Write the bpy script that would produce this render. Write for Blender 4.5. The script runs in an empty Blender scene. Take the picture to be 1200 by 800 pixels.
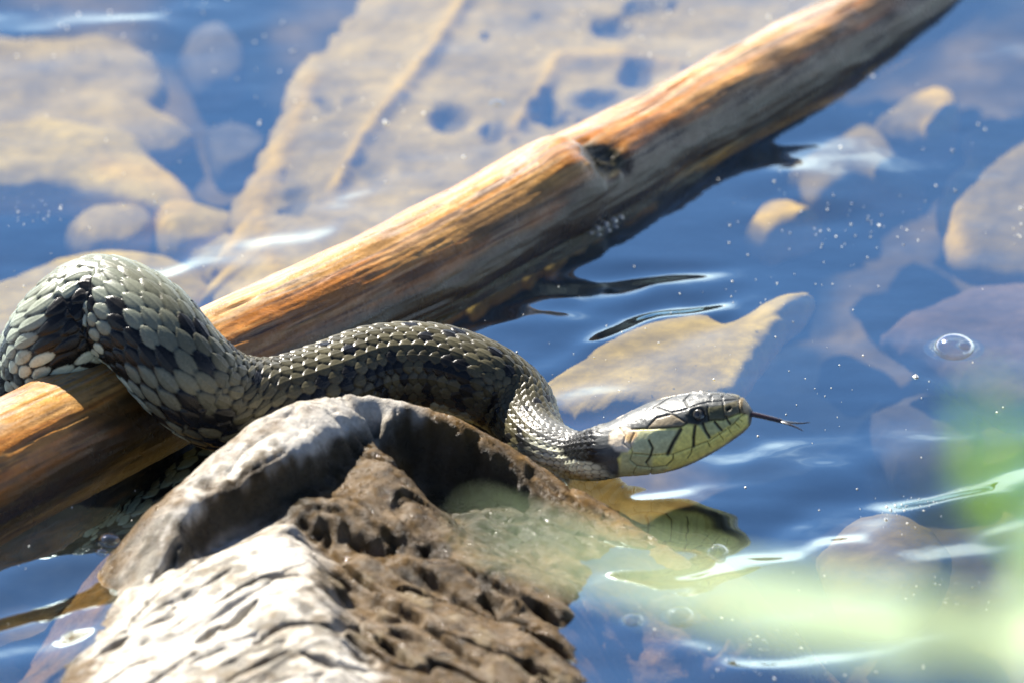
import bpy, math, random
import numpy as np
random.seed(7); np.random.seed(7)
C = bpy.context.scene.collection
rad = math.radians
# ------------------------------------------------------------------ camera / world / sun
PITCH, DIST, FRAME_W = rad(25.0), 250.0, 27.0            # cm; a long lens looking down on the pool
KPX = FRAME_W / 1200.0                                    # cm per photograph pixel at the target
SP, CP = math.sin(PITCH), math.cos(PITCH)
CAM = np.array([0.0, -DIST * CP, DIST * SP])
cam_d = bpy.data.cameras.new('camera'); cam = bpy.data.objects.new('camera', cam_d); C.objects.link(cam)
cam.location = CAM * .01
cam.rotation_euler = (rad(90) - PITCH, 0, 0)
cam_d.sensor_width = 36; cam_d.lens = 36 * DIST / FRAME_W
cam_d.clip_start = .05; cam_d.clip_end = 3000
cam_d.dof.use_dof = True; cam_d.dof.focus_distance = 2.455; cam_d.dof.aperture_fstop = 15.0
cam_d.dof.aperture_blades = 0
scn = bpy.context.scene; scn.camera = cam
scn.view_settings.view_transform = 'Standard'; scn.view_settings.look = 'None'
scn.view_settings.exposure = 2.0; scn.view_settings.gamma = 1
scn.cycles.use_denoising = True
scn.cycles.max_bounces = 10; scn.cycles.diffuse_bounces = 2; scn.cycles.transparent_max_bounces = 24
scn.cycles.caustics_reflective = False; scn.cycles.caustics_refractive = False

SUN_AZ, SUN_EL = rad(-34), rad(43)                        # azimuth from +Y, negative = to the left
sun_vec = np.array([math.sin(SUN_AZ) * math.cos(SUN_EL), math.cos(SUN_AZ) * math.cos(SUN_EL), math.sin(SUN_EL)])
sl = bpy.data.lights.new('sun', 'SUN'); so = bpy.data.objects.new('sun', sl); C.objects.link(so)
sl.energy = 4.7; sl.angle = rad(.5); sl.color = (1, .94, .85)
from mathutils import Vector
so.rotation_euler = Vector(sun_vec.tolist()).to_track_quat('Z', 'Y').to_euler(); so.location = (0, 0, 3)

w = bpy.data.worlds.new('World'); scn.world = w; w.use_nodes = True
nt = w.node_tree; nt.nodes.clear()
def N(nt, typ, **kw):
    n = nt.nodes.new(typ)
    for k, v in kw.items():
        if k in n.inputs: n.inputs[k].default_value = v
        else: setattr(n, k, v)
    return n
L = lambda nt, a, b: nt.links.new(a, b)
sky = N(nt, 'ShaderNodeTexSky', sky_type='NISHITA', sun_disc=False, sun_elevation=SUN_EL, sun_rotation=SUN_AZ,
        altitude=300, air_density=.6, dust_density=0.0, ozone_density=4.0)
tc = N(nt, 'ShaderNodeTexCoord'); sep = N(nt, 'ShaderNodeSeparateXYZ'); L(nt, tc.outputs['Generated'], sep.inputs[0])
mp = N(nt, 'ShaderNodeMapping'); mp.inputs['Scale'].default_value = (1.6, 1.6, 5.0); mp.inputs['Location'].default_value = (.3, .1, .2)
L(nt, tc.outputs['Generated'], mp.inputs['Vector'])
cn = N(nt, 'ShaderNodeTexNoise', Scale=1.7, Detail=7.0, Roughness=.58); L(nt, mp.outputs[0], cn.inputs['Vector'])
# clouds thicken towards the horizon, and drift in loose banks higher up
el = N(nt, 'ShaderNodeMapRange'); el.inputs[1].default_value = .17; el.inputs[2].default_value = .425; el.inputs[3].default_value = .68; el.inputs[4].default_value = 0.0
L(nt, sep.outputs[2], el.inputs[0])
ahead = N(nt, 'ShaderNodeMapRange', interpolation_type='SMOOTHSTEP'); ahead.inputs[1].default_value = -.3; ahead.inputs[2].default_value = .7; ahead.inputs[3].default_value = .35
L(nt, sep.outputs[1], ahead.inputs[0])                     # the bank of cloud stands over the far shore
em = N(nt, 'ShaderNodeMath', operation='MULTIPLY'); L(nt, el.outputs[0], em.inputs[0]); L(nt, ahead.outputs[0], em.inputs[1])
add = N(nt, 'ShaderNodeMath', operation='ADD'); L(nt, cn.outputs['Fac'], add.inputs[0]); L(nt, em.outputs[0], add.inputs[1])
cr = N(nt, 'ShaderNodeMapRange', interpolation_type='SMOOTHSTEP'); cr.inputs[1].default_value = .62; cr.inputs[2].default_value = 1.10
L(nt, add.outputs[0], cr.inputs[0])
mx = N(nt, 'ShaderNodeMix', data_type='RGBA'); L(nt, cr.outputs[0], mx.inputs['Factor']); L(nt, sky.outputs[0], mx.inputs[6])
mx.inputs[7].default_value = (9.0, 9.7, 10.8, 1)
bg = N(nt, 'ShaderNodeBackground', Strength=.052); L(nt, mx.outputs[2], bg.inputs[0])
wo = N(nt, 'ShaderNodeOutputWorld'); L(nt, bg.outputs[0], wo.inputs[0])

# ------------------------------------------------------------------ helpers
def P(px, py, z=0.0):
    """where the sight line of a photograph pixel meets height z (cm)"""
    px = np.asarray(px, float); py = np.asarray(py, float); z = np.asarray(z, float)
    u = (px - 600) * KPX; v = (400 - py) * KPX
    dx = u + 0 * v; dy = DIST * CP + v * SP + 0 * u; dz = -DIST * SP + v * CP + 0 * u
    t = (z - CAM[2]) / dz
    return np.stack([dx * t, CAM[1] + dy * t, z + 0 * t], -1)
def proj(p):
    d = p - CAM
    depth = d[..., 1] * CP - d[..., 2] * SP
    v = d[..., 1] * SP + d[..., 2] * CP
    return np.stack([600 + d[..., 0] / depth * DIST / KPX, 400 - v / depth * DIST / KPX], -1)
def _h(x, y, s):
    n = (x.astype(np.int64) * 374761393 + y.astype(np.int64) * 668265263 + s * 974711) & 0xffffffff
    n = ((n ^ (n >> 13)) * 1274126177) & 0xffffffff
    return ((n ^ (n >> 16)) & 0xffff) / 32767.5 - 1
def vn(x, y, s=0):
    xi = np.floor(x); yi = np.floor(y); fx = x - xi; fy = y - yi
    fx = fx ** 3 * (fx * (fx * 6 - 15) + 10); fy = fy ** 3 * (fy * (fy * 6 - 15) + 10)
    a = _h(xi, yi, s); b = _h(xi + 1, yi, s); c = _h(xi, yi + 1, s); d = _h(xi + 1, yi + 1, s)
    return (a * (1 - fx) + b * fx) * (1 - fy) + (c * (1 - fx) + d * fx) * fy
def fbm(x, y, o=4, s=0, g=.5):
    r = 0; a = 1; f = 1; t = 0
    for k in range(o):
        r = r + a * vn(x * f + 17.3 * k, y * f - 9.1 * k, s + k * 13); t += a; a *= g; f *= 2.03
    return r / t
def sst(a, b, x):
    t = np.clip((x - a) / (b - a), 0, 1); return t * t * (3 - 2 * t)
def seg_dist(p, poly):
    """distance of points p (n,2) to a polyline, and how far along it (0..1)"""
    best = np.full(p.shape[:-1], 1e9); tt = np.zeros(p.shape[:-1]); poly = np.asarray(poly, float); n = len(poly) - 1
    for i in range(n):
        a, b = poly[i], poly[i + 1]; ab = b - a
        t = np.clip(((p - a) @ ab) / max(ab @ ab, 1e-9), 0, 1)
        d = np.linalg.norm(p - a - t[..., None] * ab, axis=-1)
        m = d < best; best = np.where(m, d, best); tt = np.where(m, (i + t) / n, tt)
    return best, tt
def in_poly(p, poly):
    x, y = p[..., 0], p[..., 1]; r = np.zeros(x.shape, bool); n = len(poly)
    for i in range(n):
        x0, y0 = poly[i]; x1, y1 = poly[(i + 1) % n]
        c = ((y0 > y) != (y1 > y)) & (x < (x1 - x0) * (y - y0) / ((y1 - y0) or 1e-9) + x0)
        r ^= c
    return r
def soft_poly(p, poly, e):
    d, _ = seg_dist(p, list(poly) + [poly[0]])
    ins = in_poly(p, poly)
    return sst(-e, e, np.where(ins, d, -d))
def spline(pts, n_per=40):
    """centripetal-free Catmull-Rom through rows of any width, evenly resampled later"""
    p = np.asarray(pts, float); p = np.vstack([2 * p[0] - p[1], p, 2 * p[-1] - p[-2]])
    out = []
    for i in range(1, len(p) - 2):
        t = np.linspace(0, 1, n_per, endpoint=False)[:, None]
        a, b, c, d = p[i - 1], p[i], p[i + 1], p[i + 2]
        out.append(.5 * (2 * b + (c - a) * t + (2 * a - 5 * b + 4 * c - d) * t ** 2 + (3 * b - a - 3 * c + d) * t ** 3))
    out.append(p[-2][None]); return np.vstack(out)
def arclen(p):
    return np.concatenate([[0], np.cumsum(np.linalg.norm(np.diff(p[:, :3], axis=0), axis=1))])
def resample(p, s_new):
    s = arclen(p); return np.stack([np.interp(s_new, s, p[:, k]) for k in range(p.shape[1])], -1)

def mesh(name, verts, faces, mat=None, parent=None, col=None, smooth=True, attrs=None):
    """one mesh object; verts in cm; faces (n,4) or (n,3) array or list"""
    me = bpy.data.meshes.new(name)
    verts = np.asarray(verts, float) * .01
    if isinstance(faces, np.ndarray):
        k = faces.shape[1]; n = len(faces)
        me.vertices.add(len(verts)); me.vertices.foreach_set('co', verts.astype(np.float32).ravel())
        me.loops.add(n * k); me.loops.foreach_set('vertex_index', faces.astype(np.int32).ravel())
        me.polygons.add(n); me.polygons.foreach_set('loop_start', np.arange(0, n * k, k, dtype=np.int32))
        me.update(calc_edges=True); me.validate()
    else:
        me.from_pydata(verts.tolist(), [], faces)
    if smooth: me.polygons.foreach_set('use_smooth', np.ones(len(me.polygons), bool))
    if col is not None:
        a = me.color_attributes.new('Col', 'FLOAT_COLOR', 'POINT')
        c4 = np.ones((len(verts), 4), np.float32); c4[:, :3] = col; a.data.foreach_set('color', c4.ravel())
    for k, v in (attrs or {}).items():
        a = me.attributes.new(k, 'FLOAT', 'POINT'); a.data.foreach_set('value', np.asarray(v, np.float32).ravel())
    me.update()
    o = bpy.data.objects.new(name, me); C.objects.link(o)
    if mat: me.materials.append(mat)
    if parent: o.parent = parent
    return o
def gridf(nu, nv, wrap_v=False):
    i = np.arange(nu - 1)[:, None]; j = np.arange(nv if wrap_v else nv - 1)[None]; j2 = (j + 1) % nv
    return np.stack([i * nv + j, (i + 1) * nv + j, (i + 1) * nv + j2, i * nv + j2], -1).reshape(-1, 4)
def tag(o, label, cat, group=None, kind=None):
    o['label'] = label; o['category'] = cat
    if group: o['group'] = group
    if kind: o['kind'] = kind
    return o
def structure(o): o['kind'] = 'structure'; return o
def empty(name, loc):
    o = bpy.data.objects.new(name, None); C.objects.link(o); o.location = np.asarray(loc) * .01; o.empty_display_size = .01; return o
def move_origin(o, loc):
    """put the object's origin at loc (cm) without moving its mesh in the world"""
    l = Vector((np.asarray(loc) * .01).tolist())
    from mathutils import Matrix
    o.data.transform(Matrix.Translation(-l)); o.location = l; return o

def material(name, rough=.5, col=None, attr=None, spec=.5, bump=None, noise=None, rough_var=None, coat=0, sheen=0, trans=0):
    """procedural Principled material: vertex pigment x noise, noise bump, uneven gloss (scales per cm)"""
    m = bpy.data.materials.new(name); m.use_nodes = True; t = m.node_tree
    b = t.nodes['Principled BSDF']; b.inputs['Roughness'].default_value = rough
    b.inputs['Specular IOR Level'].default_value = spec
    if coat: b.inputs['Coat Weight'].default_value = coat; b.inputs['Coat Roughness'].default_value = .24
    co = N(t, 'ShaderNodeTexCoord'); mp = N(t, 'ShaderNodeMapping'); mp.inputs['Scale'].default_value = (100, 100, 100)
    L(t, co.outputs['Object'], mp.inputs['Vector']); V = mp.outputs[0]
    if attr:
        a = N(t, 'ShaderNodeAttribute', attribute_name=attr); src = a.outputs['Color']
    else:
        a = N(t, 'ShaderNodeRGB'); a.outputs[0].default_value = (*col, 1); src = a.outputs[0]
    if noise:
        for sc, lo, hi in noise:
            n = N(t, 'ShaderNodeTexNoise', Scale=sc, Detail=6.0, Roughness=.6); L(t, V, n.inputs['Vector'])
            r = N(t, 'ShaderNodeMapRange'); r.inputs[1].default_value = .3; r.inputs[2].default_value = .7; r.inputs[3].default_value = lo; r.inputs[4].default_value = hi
            L(t, n.outputs['Fac'], r.inputs[0])
            x = N(t, 'ShaderNodeVectorMath', operation='SCALE'); L(t, src, x.inputs[0]); L(t, r.outputs[0], x.inputs['Scale']); src = x.outputs[0]
    L(t, src, b.inputs['Base Color'])
    if rough_var:
        n = N(t, 'ShaderNodeTexNoise', Scale=rough_var[0], Detail=4.0); L(t, V, n.inputs['Vector'])
        r = N(t, 'ShaderNodeMapRange'); r.inputs[1].default_value = .35; r.inputs[2].default_value = .65; r.inputs[3].default_value = rough_var[1]; r.inputs[4].default_value = rough_var[2]
        L(t, n.outputs['Fac'], r.inputs[0]); L(t, r.outputs[0], b.inputs['Roughness'])
    if bump:
        prev = None
        for sc, dist in bump:
            n = N(t, 'ShaderNodeTexNoise', Scale=sc, Detail=5.0, Roughness=.6); L(t, V, n.inputs['Vector'])
            u = N(t, 'ShaderNodeBump', Strength=1.0, Distance=dist * .01); L(t, n.outputs['Fac'], u.inputs['Height'])
            if prev: L(t, prev, u.inputs['Normal'])
            prev = u.outputs[0]
        L(t, prev, b.inputs['Normal'])
    return m

# ------------------------------------------------------------------ log axis (needed by water, snake, log)
# photograph pixels of the branch's middle line, height of its axis, radius
LOG = []
for px, py, z, r in [(-420, 770, .2, 1.95), (-200, 652, .25, 1.85), (-60, 580, .3, 1.75), (60, 520, .35, 1.68), (180, 460, .35, 1.62), (330, 393, .35, 1.58),
                     (480, 322, .35, 1.55), (600, 260, .35, 1.55), (690, 212, .35, 1.5), (780, 160, .3, 1.36), (900, 95, .1, 1.38), (1010, 38, -.2, 1.38),
                     (1110, -20, -.55, 1.36), (1250, -105, -1.5, 1.15), (1400, -190, -2.4, 1.05)]:
    LOG.append([*P(px, py, z), r])
LOGC = spline(LOG, 30)
def log_coords(x, y):
    """signed distance to the branch's middle line on the plan (positive = our side), plus radius and height there"""
    a = LOGC[::6, :2]; best = np.full(x.shape, 1e9); sg = np.zeros(x.shape)
    for i in range(len(a) - 1):
        p, q = a[i], a[i + 1]; d = q - p; l2 = d @ d
        t = np.clip(((x - p[0]) * d[0] + (y - p[1]) * d[1]) / l2, 0, 1)
        ex = x - p[0] - t * d[0]; ey = y - p[1] - t * d[1]; dd = np.hypot(ex, ey)
        m = dd < best; best = np.where(m, dd, best); sg = np.where(m, np.sign(ex * d[1] - ey * d[0]), sg)
    return best * sg

# ------------------------------------------------------------------ lake bed and bank
def graded(lo, a, b, hi, step, growth=1.25):
    mid = np.arange(a, b + step / 2, step); l = []; s = step; v = a
    while v > lo: s *= growth; v -= s; l.append(v)
    r = []; s = step; v = mid[-1]
    while v < hi: s *= growth; v += s; r.append(v)
    return np.concatenate([l[::-1], mid, r])
M_bed = material('lake_bed_mud', 1.0, attr='Col', spec=0, noise=[(.35, .55, 1.5), (2.0, .7, 1.3)])
gx = graded(-2500, -22, 22, 2500, .5); gy = graded(-2500, -34, 44, 2500, .5)
X, Y = np.meshgrid(gx, gy, indexing='ij')
Zb = -7.0 + 1.0 * fbm(X * .12, Y * .12, 4, 5) + .25 * fbm(X * .9, Y * .9, 3, 9)
near = sst(-70, -120, Y)                                   # the bed climbs to the grassy bank on our side
Zb = Zb * (1 - near) + near * (4 + 2 * fbm(X * .03, Y * .03, 3, 2))
bias = 0
for bx, by, ax_, ay_, k_ in [(60,130,150,120,.5),(120,260,160,60,.4),(1110,390,110,90,.35),(1000,650,140,70,.3),(780,410,110,50,.3),(40,760,90,50,.3),(760,780,110,60,.4),(1060,170,90,60,.2),
                             (250,60,70,90,-.5),(310,160,50,60,-.5),(900,420,110,110,-.5),(930,330,90,50,-.4),(960,60,80,60,-.4),(620,340,120,60,-.3),(1000,520,90,60,-.4),(80,310,90,30,-.3)]:
    bp = proj(np.stack([X, Y, Zb], -1)); bias = bias + k_ * np.exp(-((bp[..., 0] - bx) / ax_) ** 2 - ((bp[..., 1] - by) / ay_) ** 2)
bpat = sst(-.05, .40, bias + fbm(X * .10 + 3.1, Y * .055 + 1.7, 4, 51) + .25 * fbm(X * .6, Y * .35, 3, 53))[..., None]
bcol = np.array([.016, .018, .017]) + (np.array([.21, .145, .055]) - np.array([.016, .018, .017])) * bpat * (.75 + .35 * fbm(X * 1.2, Y * .8, 3, 55))[..., None]   # drifts of sand over dark mud
structure(mesh('lake_bed', np.stack([X, Y, Zb], -1).reshape(-1, 3), gridf(len(gx), len(gy)), M_bed, col=bcol.reshape(-1, 3)))

# ------------------------------------------------------------------ water: one rippled sheet
gx = graded(-2500, -18, 18, 2500, .075); gy = graded(-95, -27, 33, 2500, .085)
X, Y = np.meshgrid(gx, gy, indexing='ij')
fade = np.exp(-(np.maximum(0, np.abs(X) - 17) / 6) ** 2) * np.exp(-(np.maximum(0, np.abs(Y - 3) - 30) / 8) ** 2)
H = .030 * fbm(X * .16, Y * .22, 3, 21) + .006 * fbm(X * .7, Y * .9, 2, 31)
def packet(px, py, lx, ly, ang, lam, A, ph=0., bend=0.):
    """a short train of ripples: centre (photo px), half length / half width of the train in cm, crest direction on the plan, wavelength, height"""
    global H
    c = P(px, py, 0.); ca, sa = math.cos(rad(ang)), math.sin(rad(ang))
    u = (X - c[0]) * ca + (Y - c[1]) * sa; v = -(X - c[0]) * sa + (Y - c[1]) * ca + bend * u * u
    v = v + .25 * lam * fbm(X * .35 + px, Y * .35, 2, 77)
    H = H + A * np.exp(-(u / lx) ** 2 - (v / ly) ** 2) * np.cos(2 * math.pi * v / lam + ph)
# rings in the lee of the branch, above the snake's back
packet(690, 345, 2.6, 2.6, 30, 5.2, .085, 1.3, .02)
packet(600, 330, 1.8, 2.2, 40, 4.6, .055, 1.0)
packet(770, 390, 3.2, 1.2, 42, 2.4, .07, 0.0)
packet(770, 330, 1.8, 1.6, 20, 3.2, .08, 2.0)
# wake around the neck and chin
packet(890, 545, 4.2, 2.4, 28, 4.6, .06, .6)
packet(690, 470, 1.6, 1.4, 15, 2.6, .05, .5)
packet(830, 580, 2.2, 2.0, 12, 3.2, .06, 2.2)
# the riffle that runs off to the lower right
for k in range(9):
    packet(850 + 46 * k, 700 - 17 * k + random.uniform(-28, 28), random.uniform(2.4, 4.6), random.uniform(2.2, 3.6), random.uniform(18, 44), random.uniform(3.0, 5.5), random.uniform(.03, .06), random.uniform(0, 6))
packet(1010, 770, 3.4, 2.2, 18, 3.0, .06, 1.0); packet(880, 755, 3.0, 2.0, -18, 3.4, .05, 2.0)
packet(1150, 590, 3.0, 2.6, 30, 3.1, .06, .2); packet(940, 205, 1.6, 2.4, 5, 6.0, .07, .1)
# left of the rock
for k in range(5):
    packet(30 + 26 * k, 735 - 22 * k, 2.6, 2.2, 25 + 9 * k, 3.0 + .5 * k, .035, k * 1.3)
packet(960, 650, 7, 2.6, 24, 9, .13, 1.5); packet(1120, 560, 5, 2.2, 30, 8, .10, 1.5); packet(760, 690, 4, 2.0, 10, 8, .09, 1.5); packet(40, 730, 4, 3, 30, 7, .14, 1.4); packet(660, 360, 3.4, 2.0, 34, 7, .11, 1.5); packet(800, 365, 2.5, 1.6, 34, 6, .09, 1.5); packet(900, 550, 4, 1.6, 24, 6, .11, 1.5); packet(930, 200, 2.4, 2.0, 20, 7, .12, 1.5); packet(250, 290, 6, 2, 40, 8, .1, 1.5)
packet(40, 30, 7, 2.0, 4, 5.0, .05, .3); packet(1120, 440, 2.5, 3.0, 0, 5.5, .04, .5)
# water drawn up along the far side of the branch
sd = log_coords(X, Y)
H = H * np.where(sd < 0, sst(1.2, 4.0, -sd), sst(1.4, 4.2, sd))
H = H + np.where(sd < 0, .17 * np.exp(-np.maximum(0, -sd - 1.3) / 1.8), 0)
H = H * fade + (1 - fade) * .1 * fbm(X * .1, Y * .1, 2, 3)
WATER_F0 = .42
M_water = bpy.data.materials.new('pool_water'); M_water.use_nodes = True; t = M_water.node_tree; t.nodes.clear()
out = N(t, 'ShaderNodeOutputMaterial'); mxs = N(t, 'ShaderNodeMixShader'); geo = N(t, 'ShaderNodeNewGeometry')
tr = N(t, 'ShaderNodeBsdfTransparent'); tr.inputs[0].default_value = (.88, .88, .80, 1)
gl = N(t, 'ShaderNodeBsdfGlossy', Roughness=.03); gl.inputs[0].default_value = (.80, .98, 1, 1)
co = N(t, 'ShaderNodeTexCoord'); nz = N(t, 'ShaderNodeTexNoise', Scale=38.0, Detail=3.0); L(t, co.outputs['Object'], nz.inputs['Vector'])
bu = N(t, 'ShaderNodeBump', Strength=1.0, Distance=.00025); L(t, nz.outputs['Fac'], bu.inputs['Height'])
L(t, bu.outputs[0], gl.inputs['Normal'])
# Schlick reflectance, the same from above and from below
dt = N(t, 'ShaderNodeVectorMath', operation='DOT_PRODUCT'); L(t, bu.outputs[0], dt.inputs[0]); L(t, geo.outputs['Incoming'], dt.inputs[1])
ab = N(t, 'ShaderNodeMath', operation='ABSOLUTE'); L(t, dt.outputs['Value'], ab.inputs[0])
om = N(t, 'ShaderNodeMath', operation='SUBTRACT', use_clamp=True); om.inputs[0].default_value = 1.0; L(t, ab.outputs[0], om.inputs[1])
p5 = N(t, 'ShaderNodeMath', operation='POWER'); L(t, om.outputs[0], p5.inputs[0]); p5.inputs[1].default_value = 5.0
fr = N(t, 'ShaderNodeMapRange'); fr.inputs[3].default_value = WATER_F0; fr.inputs[4].default_value = 1.0; L(t, p5.outputs[0], fr.inputs[0])
L(t, fr.outputs[0], mxs.inputs[0]); L(t, tr.outputs[0], mxs.inputs[1]); L(t, gl.outputs[0], mxs.inputs[2]); L(t, mxs.outputs[0], out.inputs[0])
structure(mesh('water', np.stack([X, Y, H], -1).reshape(-1, 3), gridf(len(gx), len(gy)), M_water))
from math import floor
def water_h(x, y):
    i = np.clip(np.searchsorted(gx, x), 1, len(gx) - 1); j = np.clip(np.searchsorted(gy, y), 1, len(gy) - 1)
    return H[i, j]

# ------------------------------------------------------------------ branch
NS, NA = 900, 220
s_all = arclen(LOGC); s_new = np.linspace(0, s_all[-1], NS); lc = resample(LOGC, s_new)
T = np.gradient(lc[:, :3], axis=0); T /= np.linalg.norm(T, axis=1)[:, None]
U = np.array([0, 0, 1.]) - T * T[:, 2:3]; U /= np.linalg.norm(U, axis=1)[:, None]; R = np.cross(T, U)
phi = np.linspace(-math.pi, math.pi, NA, endpoint=False)
S, PH = np.meshgrid(s_new, phi, indexing='ij')
rr = lc[:, 3][:, None] * np.ones_like(PH)
xr = np.cos(PH) * 1.6; yr = np.sin(PH) * 1.6
lump = .10 * fbm(S * .16, PH * .9, 3, 4) + .05 * fbm(S * .5, PH * 1.6, 3, 8)
grain = .016 * fbm(S * .35, PH * 9, 3, 14) + .014 * fbm(S * .9, PH * 24, 3, 19)
fiss = np.minimum(0, fbm(S * .22, PH * 6.5, 3, 40) + .50) * .26           # long drying cracks
disp = lump + grain + fiss
sk = np.interp(644, proj(lc[:, :3])[:, 0], s_new)                          # knot: swelling ending in a torn stub socket
swell = np.exp(-((S - sk) / 1.5) ** 2 - ((PH - .35) / .8) ** 2)
shelf = sst(sk + 1.15, sk + .65, S + .5 * (PH - .5) ** 2)
disp += .36 * swell * shelf
skh = sk + 1.05; knz = 1 + .45 * fbm(S * 1.2, PH * 2.5, 2, 90); hole = np.exp(-((((S - skh) / .85) ** 2 + ((PH - .66) / .48) ** 2) * np.maximum(knz, .1)) ** 1.6)
rim = np.exp(-((np.sqrt(((S - skh) / .62) ** 2 + ((PH - .72) / .36) ** 2) - 1.15) / .25) ** 2)
disp += -.26 * hole * (1 + .25 * fbm(S * 3, PH * 5, 3, 2)) + .06 * rim * (1 + fbm(S * 3, PH * 4, 2, 3))
ctr = lc[:, None, :3]; nrm = np.sin(PH)[..., None] * R[:, None] + np.cos(PH)[..., None] * U[:, None]
V = ctr + nrm * (rr + disp)[..., None]
st = fbm(S * .16, PH * 7, 4, 60); st2 = fbm(S * .5, PH * 20, 3, 66); pat = fbm(S * .25, PH * 1.2, 4, 71)
tan = np.array([.43, .225, .062]); org = np.array([.36, .13, .016]); drk = np.array([.06, .028, .012]); gry = np.array([.36, .30, .22]); alg_shade = np.array([.009, .007, .0025])
col = tan + (org - tan) * sst(-.25, .35, st + .35 * pat)[..., None]
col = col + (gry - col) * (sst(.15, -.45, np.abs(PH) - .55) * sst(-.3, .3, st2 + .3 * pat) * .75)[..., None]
col = col + (drk - col) * np.clip(sst(.12, .5, st2 + .35 * st) * .6 + np.clip(-fiss * 9, 0, 1), 0, 1)[..., None]
low = sst(1.6, .85, V[..., 2] + .7 * pat + .35 * st)                    # waterline algae, plus the branch's shaded side painted dark up to mid-height
col = col + (alg_shade - col) * (low * .94)[..., None]
col = col + (np.array([.030, .027, .010]) * (1 + .8 * fbm(S * 5, PH * 8, 3, 91))[..., None] - col) * (sst(.2, .6, hole) * .95)[..., None]
M_wood = material('wet_driftwood', .38, coat=.35, attr='Col', spec=.3, noise=[(3.0, .75, 1.2)], bump=[(7, .022), (30, .012)], rough_var=(1.3, .2, .42))
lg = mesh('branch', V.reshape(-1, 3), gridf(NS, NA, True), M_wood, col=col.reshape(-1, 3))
tag(lg, 'long bare brown driftwood branch lying diagonally across the pool, white glare on top', 'branch')
move_origin(lg, lc[NS // 2, :3])
# the torn fibres left in the socket
kc = int(np.argmin(np.abs(s_new - skh)))
kv, kf = [], []
for k in range(16):
    ph = .68 + random.uniform(-.30, .30); s = random.uniform(-.5, .5); i = int(np.clip(kc + s / (s_new[1] - s_new[0]), 0, NS - 1))
    n = np.sin(ph) * R[i] + np.cos(ph) * U[i]; b = lc[i, :3] + n * (lc[i, 3] - .30); tl = random.uniform(.12, .26)
    q = np.cross(n, T[i]); wd = random.uniform(.03, .07); base = len(kv)
    lean = T[i] * random.uniform(-.15, .1)
    kv += [b - T[i] * wd - q * wd, b + T[i] * wd - q * wd, b + T[i] * wd + q * wd, b - T[i] * wd + q * wd, b + n * tl + lean]
    kf += [[base, base + 1, base + 4], [base + 1, base + 2, base + 4], [base + 2, base + 3, base + 4], [base + 3, base, base + 4]]
M_knot = material('torn_knot_wood', .8, (.035, .030, .012), noise=[(6, .5, 1.7)])
kn = mesh('knot', np.array(kv) - lc[NS // 2, :3], kf, M_knot, parent=lg, smooth=False)

# ------------------------------------------------------------------ the foreground rock
RK = [(215,630,1.3),(180,650,.95),(300,520,2.45),(350,500,2.6),(400,478,2.55),(270,550,2.05),(240,575,1.75),(420,560,1.6),(394,582,1.55),(450,600,1.32),(360,572,1.6),(330,588,1.45),
 (280,665,1.35),(200,700,.85),(150,700,.35),(240,690,1.15),(330,660,1.55),(300,740,1.35),(200,760,.75),(100,770,.25),(60,800,-.1),(140,800,.5),(260,800,1.2),(350,760,1.5),
 (470,700,1.0),(500,720,.9),(600,740,.45),(640,735,.28),(590,790,.5),(480,790,1.1),(672,760,.02),(686,800,-.1),(540,760,.75),
 (250,870,.9),(550,860,.6),(90,870,-.1),(700,870,-.3),(350,950,1.0),(550,950,.2),(150,960,-.4)]
pts = [P(a, b, c) for a, b, c in RK]
def ledge(line, drop=None, to=None, sp_=.45):
    """a ridge line of the rock; with drop=(dx, dy) a second line beside it at the heights `to`, so the rock breaks off there"""
    q = np.array([P(a, b, c) for a, b, c in line]); s_ = arclen(q); u_ = np.linspace(0, s_[-1], max(3, int(s_[-1] / sp_)))
    g = resample(q, u_); pts.extend(list(g))
    if drop:
        h = g.copy(); h[:, 0] += drop[0]; h[:, 1] += drop[1]; h[:, 2] = np.interp(u_, s_, to); pts.extend(list(h))
ledge([(140,692,0),(148,645,.62),(172,605,1.25),(200,575,1.62),(240,540,2.05),(300,490,2.6),(350,468,2.7),(400,460,2.68),(440,463,2.5),(480,470,2.35),(520,481,2.05),(560,501,1.7),(600,525,1.2),(640,551,.75),(700,590,.22),(750,620,.06),(795,650,-.04)])
ledge([(432,489,2.3),(480,490,2.1),(540,516,1.55),(600,556,.9),(645,596,.35),(680,618,.12)], (.08, -.22), [1.6, .95, .42, .28, .15, .04])
ledge([(420,490,2.38),(370,520,2.4),(316,551,2.15),(249,581,1.85),(222,606,1.55),(207,645,1.0)], (.12, -.25), [1.85, 1.6, 1.3, .85, .7, .5])
ledge([(433,503,2.0),(470,550,1.7),(500,580,1.3),(520,602,1.0),(560,628,.72),(600,650,.52),(640,672,.34),(668,690,.12)], (.15, .35), [1.2, .6, .48, .42, .36, .28, .18, .0])
ledge([(350,598,1.5),(380,601,1.45),(440,618,1.25),(495,632,1.0)], (0, -.25), [.95, .85, .7, .55])
ledge([(225,655,1.0),(280,640,1.35),(340,611,1.5)])
ledge([(342,613,1.5),(362,645,1.5),(385,690,1.5),(398,740,1.52),(402,800,1.5),(402,860,1.5)], (.38, -.02), [1.0, 1.0, 1.08, 1.2, 1.35, 1.4])
ledge([(430,650,1.05),(500,662,.92),(560,690,.62),(600,700,.5),(660,718,.2)], (-.05, -.3), [.75, .6, .3, .2, .0])
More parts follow.
